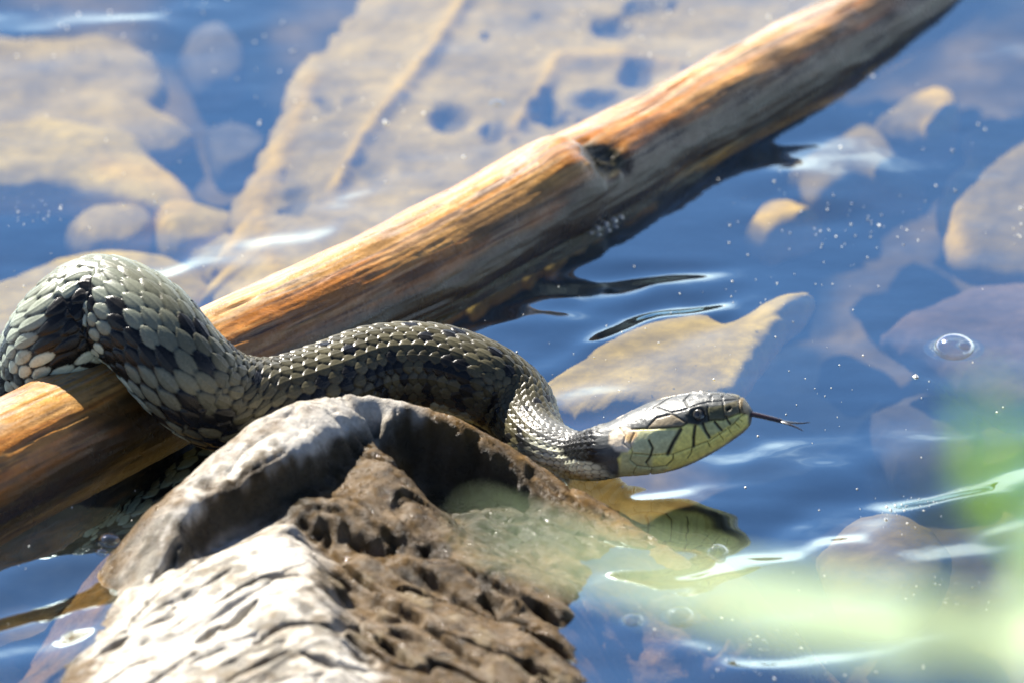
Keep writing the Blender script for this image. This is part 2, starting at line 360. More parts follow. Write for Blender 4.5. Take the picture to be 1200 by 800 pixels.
for x, y, z in [(-4.5,-7.2,0),(-6.8,-8.0,0),(-8.2,-9.6,0),(-9.6,-11.6,0),(-2.7,-7.4,.0),(-.9,-7.9,0),(.9,-8.6,0),(2.4,-10.0,-.1),   # far waterline
                (-.7,-10.8,.4),(.3,-11.2,.32),(-1.0,-11.6,.42),(.6,-12.4,.3),(1.6,-12.1,.18),(-2.3,-10.6,.65),(.3,-13.4,.3),(1.6,-13.4,.08),
                (3.2,-12.4,-.15),(4.6,-13.8,-.25),(5.6,-14.6,-.5),(6.3,-15.2,-1.3),(5.0,-12.2,-.6),(3.6,-10.8,-.8),(4.0,-9.2,-1.0),(5.0,-9.4,-1.1),(5.6,-11.2,-.9),(2.8,-8.4,-1.2),(6.1,-13.2,-.8),(7.6,-13.6,-3),(3.2,-15.0,-1.4),(2.4,-17,-1.6),(2.6,-20,-1.8),(4.2,-16.6,-2.6),
                (-4.5,-6.2,-1.5),(-7.4,-6.9,-1.6),(-9.8,-9.4,-1.6),(-11.4,-12.4,-1.6),(-12,-15.5,-1.8),(-12.6,-18,-1.6),(-13.6,-21,-1.8),(-14.5,-26,-2.4),(-1.4,-6.6,-1.6),(1.4,-7.4,-1.6),
                (-5,-3.6,-6),(-9,-4.5,-6),(-12.5,-9,-6),(-15,-14,-6),(-17,-20,-6),(-18,-30,-6),(-1,-3.6,-6),(3,-5,-6),(7.6,-8,-6),(9.5,-13,-6),(8,-18,-6),(6,-22,-5),(5,-28,-4),(-8,-40,-4),(4,-40,-6),(-18,-40,-6)]:
    pts.append(np.array([x, y, z], float))
pts = np.array(pts)
d = np.linalg.norm(pts[:, None, :2] - pts[None, :, :2], axis=-1)
A = np.block([[d + np.eye(len(pts)) * -.02, np.ones((len(pts), 1))], [np.ones((1, len(pts))), np.zeros((1, 1))]])
wts = np.linalg.solve(A, np.concatenate([pts[:, 2], [0]]))
rx = np.arange(-18, 10, .055); ry = np.arange(-34, -2.5, .055)
X2, Y2 = np.meshgrid(rx, ry, indexing='ij')
# domain warp roughens the outlines, the fine relief is added after
wx = .20 * fbm(X2 * 1.1, Y2 * 1.1, 4, 101, .6); wy = .20 * fbm(X2 * 1.1, Y2 * 1.1, 4, 111, .6)
Zr = np.full(X2.shape, wts[-1])
for i in range(len(pts)):
    Zr += wts[i] * np.hypot(X2 + wx - pts[i, 0], Y2 + wy - pts[i, 1])
ca, sa = math.cos(rad(40)), math.sin(rad(40))
ua = X2 * ca + Y2 * sa; va = -X2 * sa + Y2 * ca                     # bedding runs at 40 degrees on the plan
rid = 1 - np.abs(fbm(ua * .25, va * 1.0, 3, 130, .5)) * 2.6
front = sst(-13.5, -16.5, Y2)
for _ in range(3):                                                # weathering takes the points off the ridges
    Zp = np.pad(Zr, 1, 'edge'); Zr = (Zp[1:-1, 1:-1] * 2 + Zp[:-2, 1:-1] + Zp[2:, 1:-1] + Zp[1:-1, :-2] + Zp[1:-1, 2:]) / 6
px0 = proj(np.stack([X2, Y2, Zr], -1))
side_r = sst(-30, 40, px0[..., 0] - np.interp(px0[..., 1], [560, 610, 700, 800], [330, 342, 372, 400]) + 20 * wx)
cb_, sb_ = math.cos(rad(-40)), math.sin(rad(-40))
ub = X2 * cb_ + Y2 * sb_; vb = -X2 * sb_ + Y2 * cb_                 # and falls the other way on the right
ridr = 1 - np.abs(fbm(ub * .22, vb * .7, 3, 133, .5)) * 2.6
Zr += .06 * fbm(X2 * .9, Y2 * .9, 5, 120, .6) + .035 * (.3 - np.abs(fbm(X2 * 1.7, Y2 * 1.7, 4, 126, .6))) * (1 - .7 * side_r) + 0.055 * side_r * front * (.3 - np.abs(fbm(ub * .5, vb * 2.0, 4, 127, .55))) + .010 * fbm(X2 * 6, Y2 * 6, 3, 125)
Zr -= (.06 + .05 * front) * sst(.80, .97, rid) * (1 - side_r) + (.12 + .22 * front) * sst(.75, .95, ridr) * side_r
stp = lambda q: np.floor(q) + sst(.0, .22, q - np.floor(q)) - q
s1 = fbm(ua * .18, va * .35, 2, 140) * 1.4 + va * .32; s2 = fbm(ub * .2, vb * .35, 3, 144) * 1.9 + vb * .45
Zr += .12 * front * stp(s1) * (1 - side_r) + (.03 + .12 * front) * stp(s2) * side_r
Zr += .03 * side_r * fbm(ub * 1.2, vb * 2.6, 4, 150) - .05 * side_r * sst(.82, .98, 1 - np.abs(fbm(ub * .7, vb * 1.8, 3, 155)) * 2.2)
def crack(poly, z, wd, dep):
    global Zr
    q = P([a for a, b in poly], [b for a, b in poly], z)[:, :2]
    dd, tt = seg_dist(np.stack([X2 + .5 * wx, Y2 + .5 * wy], -1), q)
    Zr = Zr - 1.7 * dep * np.exp(-(dd / (wd * 1.1 * np.sin(np.clip(tt, .03, .97) * math.pi) ** .6 + .02)) ** 4)
for q, z_, w_, d_ in [
    ([(358,773),(395,786),(430,780)], 1.4, .16, .4), ([(600,778),(650,792)], .3, .14, .3), ([(455,715),(500,735),(560,770)], .9, .10, .35), ([(440,745),(480,775)], 1.1, .10, .35), ([(612,745),(678,769)], .3, .14, .35),
    ([(168,733),(202,726)], .75, .08, .35), ([(230,753),(262,742)], 1.0, .08, .35), ([(264,742),(301,720)], 1.1, .07, .35), ([(297,753),(335,742),(373,741)], 1.35, .08, .4), ([(373,741),(405,744),(440,758)], 1.35, .11, .4),
    ([(112,768),(152,756)], .4, .08, .35), ([(253,700),(300,684),(350,682)], 1.4, .07, .3), ([(205,706),(235,694)], 1.0, .06, .3), ([(205,780),(265,768)], 1.0, .08, .35), ([(280,790),(340,775)], 1.3, .08, .35),
    ([(470,680),(520,692)], .85, .10, .35), ([(180,665),(212,640)], 1.0, .07, .25), ([(400,650),(450,684)], 1.1, .10, .35)]:
    crack(q, z_, w_, d_)
pr = proj(np.stack([X2, Y2, Zr], -1)); qx, qy = pr[..., 0], pr[..., 1]
nb = fbm(X2 * .55, Y2 * .55, 4, 160); nf = fbm(X2 * 3, Y2 * 3, 4, 170)
pale = np.array([.52, .49, .43]); grey = np.array([.25, .23, .19]); och = np.array([.074, .040, .008]); dkb = np.array([.014, .010, .005])
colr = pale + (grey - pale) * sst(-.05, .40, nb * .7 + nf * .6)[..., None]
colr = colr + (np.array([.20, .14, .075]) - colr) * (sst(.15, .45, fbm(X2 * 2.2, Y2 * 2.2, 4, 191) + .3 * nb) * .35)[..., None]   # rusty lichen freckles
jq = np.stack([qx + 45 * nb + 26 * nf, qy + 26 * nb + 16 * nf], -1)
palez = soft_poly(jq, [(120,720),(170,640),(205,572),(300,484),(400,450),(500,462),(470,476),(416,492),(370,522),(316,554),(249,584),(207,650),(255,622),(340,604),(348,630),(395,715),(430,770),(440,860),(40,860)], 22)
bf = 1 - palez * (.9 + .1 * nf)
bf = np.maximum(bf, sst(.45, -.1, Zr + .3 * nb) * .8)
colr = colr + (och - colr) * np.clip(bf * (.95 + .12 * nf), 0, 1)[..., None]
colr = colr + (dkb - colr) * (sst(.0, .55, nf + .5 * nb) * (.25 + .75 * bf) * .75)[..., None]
colr = colr + (np.array([.40, .215, .045]) - colr) * (sst(.0, -.3, Zr) * (.7 + .3 * nf))[..., None]
shadeface = soft_poly(np.stack([qx + 8 * nb, qy + 8 * nf], -1), [(428,494),(470,486),(520,496),(565,516),(640,566),(690,606),(700,632),(640,640),(590,650),(520,600),(470,545)], 12)
colr = colr + (np.array([.016, .014, .009]) - colr) * (shadeface * (.8 + .2 * nf))[..., None]  # shade of the steep face painted into the rock colour
crev = soft_poly(np.stack([qx + 8 * nb, qy + 8 * nf], -1), [(200,660),(249,588),(316,560),(372,529),(422,496),(438,510),(420,540),(345,602),(262,626),(214,664)], 8)
colr = colr + (np.array([.028, .022, .012]) - colr) * (crev * .85)[..., None]          # shade of the recess painted in near-black
patch = sst(.18, .42, fbm(X2 * 1.3, Y2 * 1.3, 4, 181)) * (1 - palez) * front
colr = colr + (np.array([.15, .115, .065]) - colr) * (patch * .7)[..., None]              # dried silt on the high spots
crest = np.exp(-(seg_dist(np.stack([qx + 10 * nb, qy + 10 * nf], -1), [(505,478),(560,501),(600,526),(640,556),(700,598),(750,628),(800,652)])[0] / 24) ** 2)
colr = colr + (np.array([.105, .058, .014]) * (1 + .6 * nf)[..., None] - colr) * (crest * .8)[..., None]
keep = (Zr > -7.6)
F = gridf(len(rx), len(ry)); F = F[keep.ravel()[F].any(1)]
M_rock = material('wet_limestone', .6, attr='Col', spec=.16, noise=[(1.6, .82, 1.15), (7, .8, 1.15)], bump=[(4, .04), (14, .045), (55, .022)], rough_var=(3.2, .12, 1.2))
used = np.unique(F); remap = np.full(X2.size, -1); remap[used] = np.arange(len(used))
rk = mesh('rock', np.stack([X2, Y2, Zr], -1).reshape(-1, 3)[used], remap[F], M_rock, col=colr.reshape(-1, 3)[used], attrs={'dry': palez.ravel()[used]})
t = M_rock.node_tree; dn = N(t, 'ShaderNodeAttribute', attribute_name='dry'); rl = t.nodes['Principled BSDF'].inputs['Roughness'].links[0].from_socket
ma = N(t, 'ShaderNodeMath', operation='MULTIPLY_ADD'); L(t, dn.outputs['Fac'], ma.inputs[0]); ma.inputs[1].default_value = .25; ma.inputs[2].default_value = .75   # the wet side shines
mm_ = N(t, 'ShaderNodeMath', operation='MULTIPLY'); L(t, rl, mm_.inputs[0]); L(t, ma.outputs[0], mm_.inputs[1]); L(t, mm_.outputs[0], t.nodes['Principled BSDF'].inputs['Roughness'])
tag(rk, 'big layered foreground rock, bleached white on the left and ochre brown on the right', 'rock')
move_origin(rk, (-4, -14, -3))

# ------------------------------------------------------------------ the snake
CT = [(-150,575,-2.6,1.2),(-55,515,-1.5,1.2),(6,468,-.3,1.22),(48,428,1.1,1.26),(75,388,2.6,1.30),(117,360,3.2,1.32),(168,384,3.0,1.34),(214,436,2.1,1.34),(262,470,1.2,1.30),(320,476,.85,1.24),
      (380,457,.9,1.2),(440,435,1.0,1.17),(505,431,1.0,1.13),(562,447,.78,1.08),(604,474,.28,.98),(620,504,.02,.86),(641,524,.06,.72),(680,534,.2,.60)]
J3 = P(716, 526, .82); HL = np.array([3.60, -.55, 1.32])
rows = [[*P(a, b, c), r] for a, b, c, r in CT] + [[*J3, .66]]
for a in (.34, .67, 1.0): rows.append([*(J3 + HL * a), .66])
sp = spline(rows, 60); sl_ = arclen(sp)
nJ = (len(CT)) * 60; sJ = sl_[nJ]; sE = sl_[-1]; HLEN = sE - sJ
sb = np.concatenate([np.arange(0, sJ, .034), sJ + HLEN * (1 - (1 - np.linspace(0, 1, 430)) ** 1.25)])
pt = resample(sp, sb); NSb = len(sb)
k = np.ones(41) / 41
Tt = np.gradient(pt[:, :3], axis=0); Tt /= np.linalg.norm(Tt, axis=1)[:, None]
for c in range(3): Tt[:, c] = np.convolve(np.pad(Tt[:, c], 20, 'edge'), k, 'valid')
Tt /= np.linalg.norm(Tt, axis=1)[:, None]
# dorsal direction: away from the branch where the body climbs over it, straight up elsewhere
axc = LOGC[:, :3]
idx = np.argmin(np.linalg.norm(pt[:, None, :2] - axc[None, ::3, :2], axis=-1), 1) * 3
radial = pt[:, :3] - axc[idx]; radial /= np.linalg.norm(radial, axis=1)[:, None]
ppx = proj(pt[:, :3])[:, 0]
ppx_m = np.maximum.accumulate(ppx)
wr = sst(330, 215, ppx_m)[:, None]
upv = radial * wr + np.array([0, -.10, 1.0]) * (1 - wr)
Ub = upv - Tt * (upv * Tt).sum(1)[:, None]; Ub /= np.linalg.norm(Ub, axis=1)[:, None]; Rb = np.cross(Tt, Ub)
a = np.clip((sb - sJ) / HLEN, -2, 1)
hx = np.array([-.30, -.12, 0, .10, .22, .34, .46, .58, .70, .80, .88, .94, .975, 1.0])
ht = np.interp(a, hx, [.64, .64, .66, .72, .80, .86, .87, .85, .79, .70, .60, .48, .34, .10])
hb = np.interp(a, hx, [.64, .66, .72, .80, .86, .88, .84, .77, .67, .55, .44, .34, .24, .08])
hw = np.interp(a, hx, [.66, .66, .70, .80, .92, .97, .94, .86, .74, .63, .53, .42, .30, .09])
sm = lambda v: np.convolve(np.pad(v, 20, 'edge'), k, 'valid')
ht, hb, hw = sm(ht), sm(hb), sm(hw)
bl = sst(-.45, -.12, a)
rbd = pt[:, 3]
WT = rbd * (1 - bl) + hw * bl; HT = rbd * (1 - bl) + ht * bl; HB = rbd * .94 * (1 - bl) + hb * bl
tipf = np.sqrt(np.clip((1.0 - a) / .035, 0, 1)) ; tipf = np.where(a > .965, tipf, 1.0)
WT, HT, HB = WT * tipf, HT * tipf, HB * tipf
NB = 360
ph = np.linspace(-math.pi, math.pi, NB, endpoint=False)
SB, PB = np.meshgrid(sb, ph, indexing='ij'); AB = np.broadcast_to(a[:, None], SB.shape)
ex = 2.0 + .5 * sst(.15, .5, a)[:, None]                     # the head is squarer in section
sgn = lambda x, p: np.sign(x) * np.abs(x) ** p
cx = sgn(np.sin(PB), 2 / ex) * WT[:, None]; cz = sgn(np.cos(PB), 2 / ex); cz = np.where(cz > 0, cz * HT[:, None], cz * HB[:, None])
nx = np.sin(PB) / np.maximum(WT, .05)[:, None]; nz_ = np.cos(PB) / np.maximum(np.where(np.cos(PB) > 0, HT[:, None], HB[:, None]), .05)
nn = np.hypot(nx, nz_); nx /= nn; nz_ /= nn
base = pt[:, None, :3] + cx[..., None] * Rb[:, None] + cz[..., None] * Ub[:, None]
nb3 = nx[..., None] * Rb[:, None] + nz_[..., None] * Ub[:, None]
tilt = np.where(a > .93, (a - .93) / .07, 0)[:, None, None]
nb3 = nb3 + Tt[:, None] * tilt * 1.2; nb3 /= np.linalg.norm(nb3, axis=-1)[..., None]
# --- scale lattice
NR = 19; SPAN = .77 * math.pi
Lr = np.interp(sb, [0, sJ * .45, sJ * .75, sJ, sE], [.385, .37, .32, .37, .40]) * rbd
sig = np.concatenate([[0], np.cumsum(np.diff(sb) / Lr[:-1])])
SIG = np.broadcast_to(sig[:, None], SB.shape)
tf = PB / SPAN * (NR / 2)                                     # file coordinate, -8.5..8.5 over the back and flanks
stretch = 1 - .15 * sst(350, 200, ppx_m)[:, None] * sst(2.5, 6, np.abs(tf))   # skin shows where the hump stretches the flank
best = np.zeros(SB.shape); ci = np.zeros(SB.shape, int); cj = np.zeros(SB.shape, int); gin = np.ones(SB.shape) * 2
j0 = np.round(tf).astype(int)
for dj in (-1, 0, 1):
    jj = j0 + dj; ok = np.abs(jj) <= NR // 2
    off = (np.abs(jj) % 2) * .5
    i0 = np.floor(SIG - off)
    for di in (0, 1):
        ii = i0 + di
        a_ = ii + off - SIG                                   # positive towards the tail
        b_ = tf - jj
        wj = 1 + .12 * (np.abs(jj) == NR // 2)
        tip = np.where(a_ > 0, 1.45, 2.2)
        g = np.abs(b_ / (.63 * stretch * wj)) ** 1.8 + np.abs(a_ / (np.where(a_ > 0, .60, .54) * stretch)) ** tip
        h = .52 + .55 * a_ - .34 * g ** 2.2 + .13 * np.exp(-(b_ / .09) ** 2) * (np.abs(jj) < 7) * (1 - .6 * stretch * (1 - stretch))
        h = np.where((g < 1.0) & ok, h, 0); m = h > best
        best = np.where(m, h, best); ci = np.where(m, ii.astype(int), ci); cj = np.where(m, jj, cj); gin = np.where(m, g, gin)
ven = np.abs(tf) > NR / 2 + .02                                # belly plates, one per two rows, full width
vs = SIG - np.floor(SIG)
vh = .30 + .45 * (1 - vs) * sst(0, .10, vs)
vg = np.minimum(vs, 1 - vs)
best = np.where(ven & (best <= .02), vh, best)
hmask = sst(-.02, .05, AB)                                     # scales give way to head plates
relief = best * .078 * (rbd[:, None] / 1.2) ** .6 * (1 - hmask)
# --- pigment
rng = np.abs(np.sin(ci * 12.9898 + cj * 78.233) * 43758.5453) % 1.0
rn2 = np.abs(np.sin(ci * 39.346 + cj * 11.135) * 24634.6345) % 1.0
aj = np.abs(cj)
olive = np.array([.042, .037, .020]); ol2 = np.array([.090, .080, .044]); palf = np.array([.46, .53, .42]); skin = np.array([.007, .007, .006]); blk = np.array([.006, .006, .006])
cb = olive + (ol2 - olive) * rng[..., None]
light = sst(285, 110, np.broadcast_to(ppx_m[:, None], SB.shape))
cb = cb + (np.array([.27, .30, .235]) - cb) * (light * sst(-3, 4.5, aj) * .85)[..., None]  # left hump painted paler, as the sun lights it
cb = cb + (palf - cb) * (sst(7.4 - 2.4 * light, 9.0 - 2.2 * light, aj + .9 * (rng - .5)))[..., None]
per = ci / 2.9 + np.where(cj > 0, .0, .37) + .55 * np.sin(ci * .9)*.25
spot = ((np.mod(per, 1) < .45) & (aj >= 4) & (aj <= 8)) | ((np.mod(per + .5, 1) < .30) & (aj >= 3) & (aj <= 4)) | ((np.mod(per + .2, 1) < .16) & (aj <= 1))
cb = np.where((spot & (rn2 > .22))[..., None], blk * 1.3, cb)
edge = sst(.60, .98, gin)
cb = cb * (1 - .45 * edge)[..., None]
cv = np.where((np.mod(np.floor(SIG) * .5 + (PB > 0) * .5, 1) < .5)[..., None] & (np.abs(PB) < math.pi * .93)[..., None], blk * 1.6, palf * 1.05)
barv = sst(.52, .40, vs) * (np.abs(_h(np.floor(SIG), 0 * SIG, 3)) > .15)
cv = palf * 1.05 * (1 - barv[..., None]) + blk * 1.5 * barv[..., None]
cb = np.where((ven & (gin > 1.5))[..., None], cv, cb)
cb = np.where(((~ven) & (gin > 1.5))[..., None], skin, cb)
# neck: black collar on the flanks, cream row below
V0 = base + nb3 * relief[..., None]
side = PB >= 0
pp = proj(V0)
nb_m = (ppx > 560) & (sb > sJ * .7)
ii = np.where(nb_m)[0]; lo = ii[0]
sub = slice(lo, NSb); mirror = (NB - np.arange(NB)) % NB
pm = pp[sub].copy(); pm[:, PB[0] < 0] = pm[:, mirror][:, PB[0] < 0]    # the far side wears the near side's markings, mirrored
cs = cb[sub].copy(); ven_s = np.abs(PB[sub]) / math.pi
as_ = AB[sub]
nk = sst(612, 640, pm[..., 0]) * (1 - hmask[sub])
cream = np.array([.70, .70, .52])
neckc = np.where(((pm[..., 1] > np.interp(pm[..., 0], [600, 640, 690, 730, 760], [500, 518, 537, 545, 550])) | (ven_s > .62))[..., None], cream, np.array([.13, .13, .12]))
isk = (gin[sub] > 1.5)
neckc = neckc * (1 - .72 * sst(.45, .95, np.minimum(gin[sub], 1)))[..., None] * (.85 + .3 * rng[sub])[..., None]
neckc = np.where(isk[..., None], skin, neckc)
cs = cs + (neckc - cs) * (nk * (gin[sub] < 1.5))[..., None]
collar = [(644,522),(664,511),(690,503),(716,508),(722,528),(746,549),(736,552),(712,541),(690,541),(668,539)]
cq = pm + 3.0 * np.stack([rng[sub] - .5, rn2[sub] - .5], -1) * 1.6
cs = cs + (blk - cs) * (soft_poly(cq, collar, 2.0) * sst(-.5, -.3, as_))[..., None]
# --- head plates
z2 = lambda *q: [(690 + x / 4.444, 440 + y / 4.444) for x, y in q]
hm = hmask[sub]
topc = np.array([.075, .078, .075]); hc = np.broadcast_to(topc, cs.shape).copy()
def paint(poly, c, e, k=1.0):
    global hc
    hc = hc + (np.array(c) - hc) * (soft_poly(pm, poly, e) * k)[..., None]
yel = (.80, .70, .20); ygr = (.52, .50, .24)
paint(z2((225,278),(330,274),(480,264),(520,245),(620,232),(700,228),(790,190),(830,190),(830,260),(700,360),(560,440),(430,490),(330,520),(180,560),(150,430),(200,380)), yel, 2.0)
paint(z2((225,282),(330,276),(470,280),(430,400),(310,410),(225,400)), (.52, .52, .28), 2.5)
paint(z2((560,245),(700,235),(790,205),(780,230),(700,280),(620,320)), (.46, .46, .21), 2)
paint(z2((300,272),(350,218),(430,197),(505,240),(480,262),(330,272)), (.20, .165, .11), 1.2)
paint(z2((505,195),(560,160),(625,160),(640,235),(600,250),(560,258),(505,245)), (.035, .036, .03), 2.0)
paint(z2((618,165),(700,150),(705,232),(625,232)), (.085, .082, .045), 1.5)
paint(z2((700,150),(780,125),(785,190),(710,215)), (.13, .115, .07), 1.2)
paint(z2((775,105),(830,105),(835,205),(790,195)), (.17, .125, .06), 1.5)
paint(z2((110,300),(150,265),(235,275),(255,300),(225,370),(200,400),(140,390),(105,350)), (.62, .52, .38), 2.2)
paint(z2((185,310),(245,285),(255,310),(205,355)), (.62, .42, .20), 1.5)
paint(z2((170,400),(330,410),(330,470),(430,475),(300,560),(150,560)), ygr, 3)
hl = (hc * 0 + hc)
sut = [  # head sutures: polyline, half width of the groove (zoomed px), darkness
 (((478,278),(440,345),(410,408)), 13, .97), (((552,262),(545,320),(545,368)), 11, .97), (((592,250),(608,290),(628,322)), 10, .97), (((655,240),(672,262),(692,286)), 9, .95),
 (((712,215),(722,232),(736,252)), 8, .9), (((312,335),(332,375),(322,415),(300,452)), 8, .9),
 (((235,405),(330,415),(440,410),(545,370),(630,340),(690,300),(740,265),(785,215),(812,196)), 3.5, .75),
 (((440,410),(438,440),(405,470)), 5, .8), (((537,375),(535,400),(515,432)), 5, .75), (((618,345),(630,372)), 4, .7), (((675,297),(700,335)), 4, .65), (((722,270),(742,303)), 3.5, .6), (((760,245),(782,270)), 3.5, .6), (((778,222),(798,240)), 3, .5),
 (((225,276),(330,273),(480,264),(510,245)), 5, .9), (((300,272),(350,217),(430,196),(505,240)), 4, .7), (((430,190),(520,168),(620,133),(700,128),(790,118)), 3.5, .6),
 (((620,160),(622,232)), 3.5, .6), (((700,148),(705,230)), 3.5, .7), (((778,108),(786,200)), 3.5, .8), (((700,128),(700,150)), 3, .6), (((620,232),(700,230),(790,192)), 4, .8),
 (((430,190),(360,165),(300,160)), 3, .55), (((520,168),(500,130),(470,95)), 3, .5), (((640,128),(630,100),(600,75)), 3, .5), (((700,128),(690,100),(670,80)), 3, .5),
 (((225,400),(215,440),(250,470),(330,480),(410,470)), 4, .6), (((300,452),(315,480)), 4, .6), (((235,300),(215,345),(225,400)), 4, .6), (((160,270),(190,310),(180,350),(215,380)), 3, .5), (((250,470),(230,510)), 3.5, .5), (((330,480),(320,520)), 3.5, .5),
]
grv = np.zeros(hc.shape[:2])
for poly, wd, dk in sut:
    if dk <= .6 and max(q[1] for q in poly) < 200: dk *= .45
    dd, _ = seg_dist(pm, z2(*poly)); wpx = wd / 4.444 * (.85 if wd > 6 else .62)
    f = np.exp(-(dd / wpx) ** 4); hc = hc + (np.array([.012, .012, .01]) - hc) * (f * dk)[..., None]
    grv = np.maximum(grv, np.exp(-(dd / max(wpx, 1.0)) ** 2) * (.6 + .4 * dk))
nost, _ = seg_dist(pm, z2((722, 172), (732, 166))); nf_ = np.exp(-(nost / 2.2) ** 4)
hc = hc + (np.array([.01, .01, .01]) - hc) * nf_[..., None]
fine = fbm(SB[sub] * 9, PB[sub] * 9, 3, 7)
hc = hc * (1 + .22 * fine)[..., None]
cs = cs + (hc - cs) * hm[..., None]
cb[sub] = cs
hrel = np.zeros(SB.shape); hrel[sub] = (-.048 * grv - .09 * nf_ + .006 * fine) * hm
# brow ridge over the eye and a socket for it
eye_px = np.array(z2((570, 203))[0])
ed = np.linalg.norm(pm - eye_px, axis=-1)
hrel[sub] += hm * (-.07 * np.exp(-(ed / 8) ** 4) + .035 * np.exp(-((ed - 11) / 3.5) ** 2) * (pm[..., 1] < eye_px[1]))
VB = base + nb3 * (relief + hrel)[..., None]
M_snake = material('snake_scales', .30, attr='Col', spec=.25, noise=[(14, .85, 1.15)], bump=[(40, .006)], rough_var=(3, .22, .38))
root = empty('grass_snake', (*pt[NSb // 2, :2], 0))
tag(root, 'grass snake climbing over the branch into the water with its head raised and tongue out', 'snake')
O = np.array([pt[NSb // 2, 0], pt[NSb // 2, 1], 0])
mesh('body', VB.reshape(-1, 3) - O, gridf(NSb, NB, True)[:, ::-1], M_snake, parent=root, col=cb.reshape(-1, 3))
# --- eyes
M_eye = material('snake_eye', .06, (.012, .011, .010), spec=.8); M_iris = material('snake_iris', .25, (.055, .052, .042), noise=[(40, .6, 1.4)])
def uv_sphere(c, r, nu=24, nv=32, ax=(1, 1, 1)):
    th = np.linspace(0, math.pi, nu)[:, None]; la = np.linspace(0, 2 * math.pi, nv, endpoint=False)[None]
    v = np.stack([np.sin(th) * np.cos(la) * ax[0], np.sin(th) * np.sin(la) * ax[1], np.cos(th) * ax[2] + 0 * la], -1) * r + np.asarray(c)
    return v.reshape(-1, 3), gridf(nu, nv, True)
nearv = VB[sub][:, PB[0] > .2]; pnear = proj(nearv); q = np.argmin(np.linalg.norm(pnear - eye_px, axis=-1)); e0 = nearv.reshape(-1, 3)[q]
sh = sub.start + q // nearv.shape[1]; vcol = np.where(PB[0] > .2)[0][q % nearv.shape[1]]
for s in (1, -1):
    col_i = vcol if s == 1 else mirror[vcol]
    c = VB[sh, col_i]; n = nb3[sh, col_i]; ec = c - n * .10
    v, f = uv_sphere(ec - O, .195); eo = mesh('eye', v, f, M_eye, parent=root)
    # iris ring: a thin raised band round the pupil
    t1 = Tt[sh]; t2 = np.cross(n, t1); ring = []
    for r1, d1 in ((.075, .191), (.095, .193), (.118, .176), (.125, .160)):
        an = np.linspace(0, 2 * math.pi, 32, endpoint=False)
        ring.append(ec - O + n * d1 + (t1 * np.cos(an)[:, None] + t2 * np.sin(an)[:, None]) * r1)
    mesh('iris', np.vstack(ring), gridf(4, 32, True), M_iris, parent=eo)
# --- tongue
def tube(path, radii, flat=1.0, na=12):
    path = np.asarray(path, float); T_ = np.gradient(path, axis=0); T_ /= np.linalg.norm(T_, axis=1)[:, None]
    u = np.array([0, 0, 1.]) - T_ * T_[:, 2:3]; u /= np.linalg.norm(u, axis=1)[:, None]; r = np.cross(T_, u)
    an = np.linspace(0, 2 * math.pi, na, endpoint=False)
    v = path[:, None] + (r[:, None] * np.cos(an)[None, :, None] + u[:, None] * np.sin(an)[None, :, None] * flat) * np.asarray(radii)[:, None, None]
    return v.reshape(-1, 3), gridf(len(path), na, True)
tipz = (J3 + HL)[2]; ty = (J3 + HL)[1]
def on_plane_y(px, py, y):
    u_ = (px - 600) * KPX; v_ = (400 - py) * KPX; dr = np.array([u_, DIST * CP + v_ * SP, -DIST * SP + v_ * CP]); t_ = (y - CAM[1]) / dr[1]; return CAM + dr * t_
stem = spline([on_plane_y(866, 483, ty), on_plane_y(880, 484.5, ty - .05), on_plane_y(898, 488.5, ty - .1), on_plane_y(916, 493, ty - .15)], 10)
p1 = spline([on_plane_y(914, 492.6, ty - .15), on_plane_y(926, 494.6, ty + .1), on_plane_y(938, 495.4, ty + .3), on_plane_y(949, 494.5, ty + .4)], 8)
p2 = spline([on_plane_y(914, 493.2, ty - .15), on_plane_y(924, 496.5, ty - .35), on_plane_y(934, 500.5, ty - .5), on_plane_y(941, 504.5, ty - .6)], 8)
tv, tfc, cc = [], [], []
for pth, r0, r1 in ((stem, .105, .08), (p1, .06, .014), (p2, .055, .012)):
    v, f = tube(pth, np.linspace(r0, r1, len(pth)), .65); tfc.append(f + sum(len(q) for q in tv)); tv.append(v)
    al = np.repeat(np.linspace(0, 1, len(pth)), 12)
    cc.append(np.array([.012, .012, .018]) + (np.array([.022, .012, .014]) - np.array([.012, .012, .018])) * (np.exp(-((al - .55) / .3) ** 2) if pth is stem else .15 * (1 - al))[:, None])
mesh('tongue', np.vstack(tv) - O, np.vstack(tfc), material('snake_tongue', .25, attr='Col'), parent=root, col=np.vstack(cc))

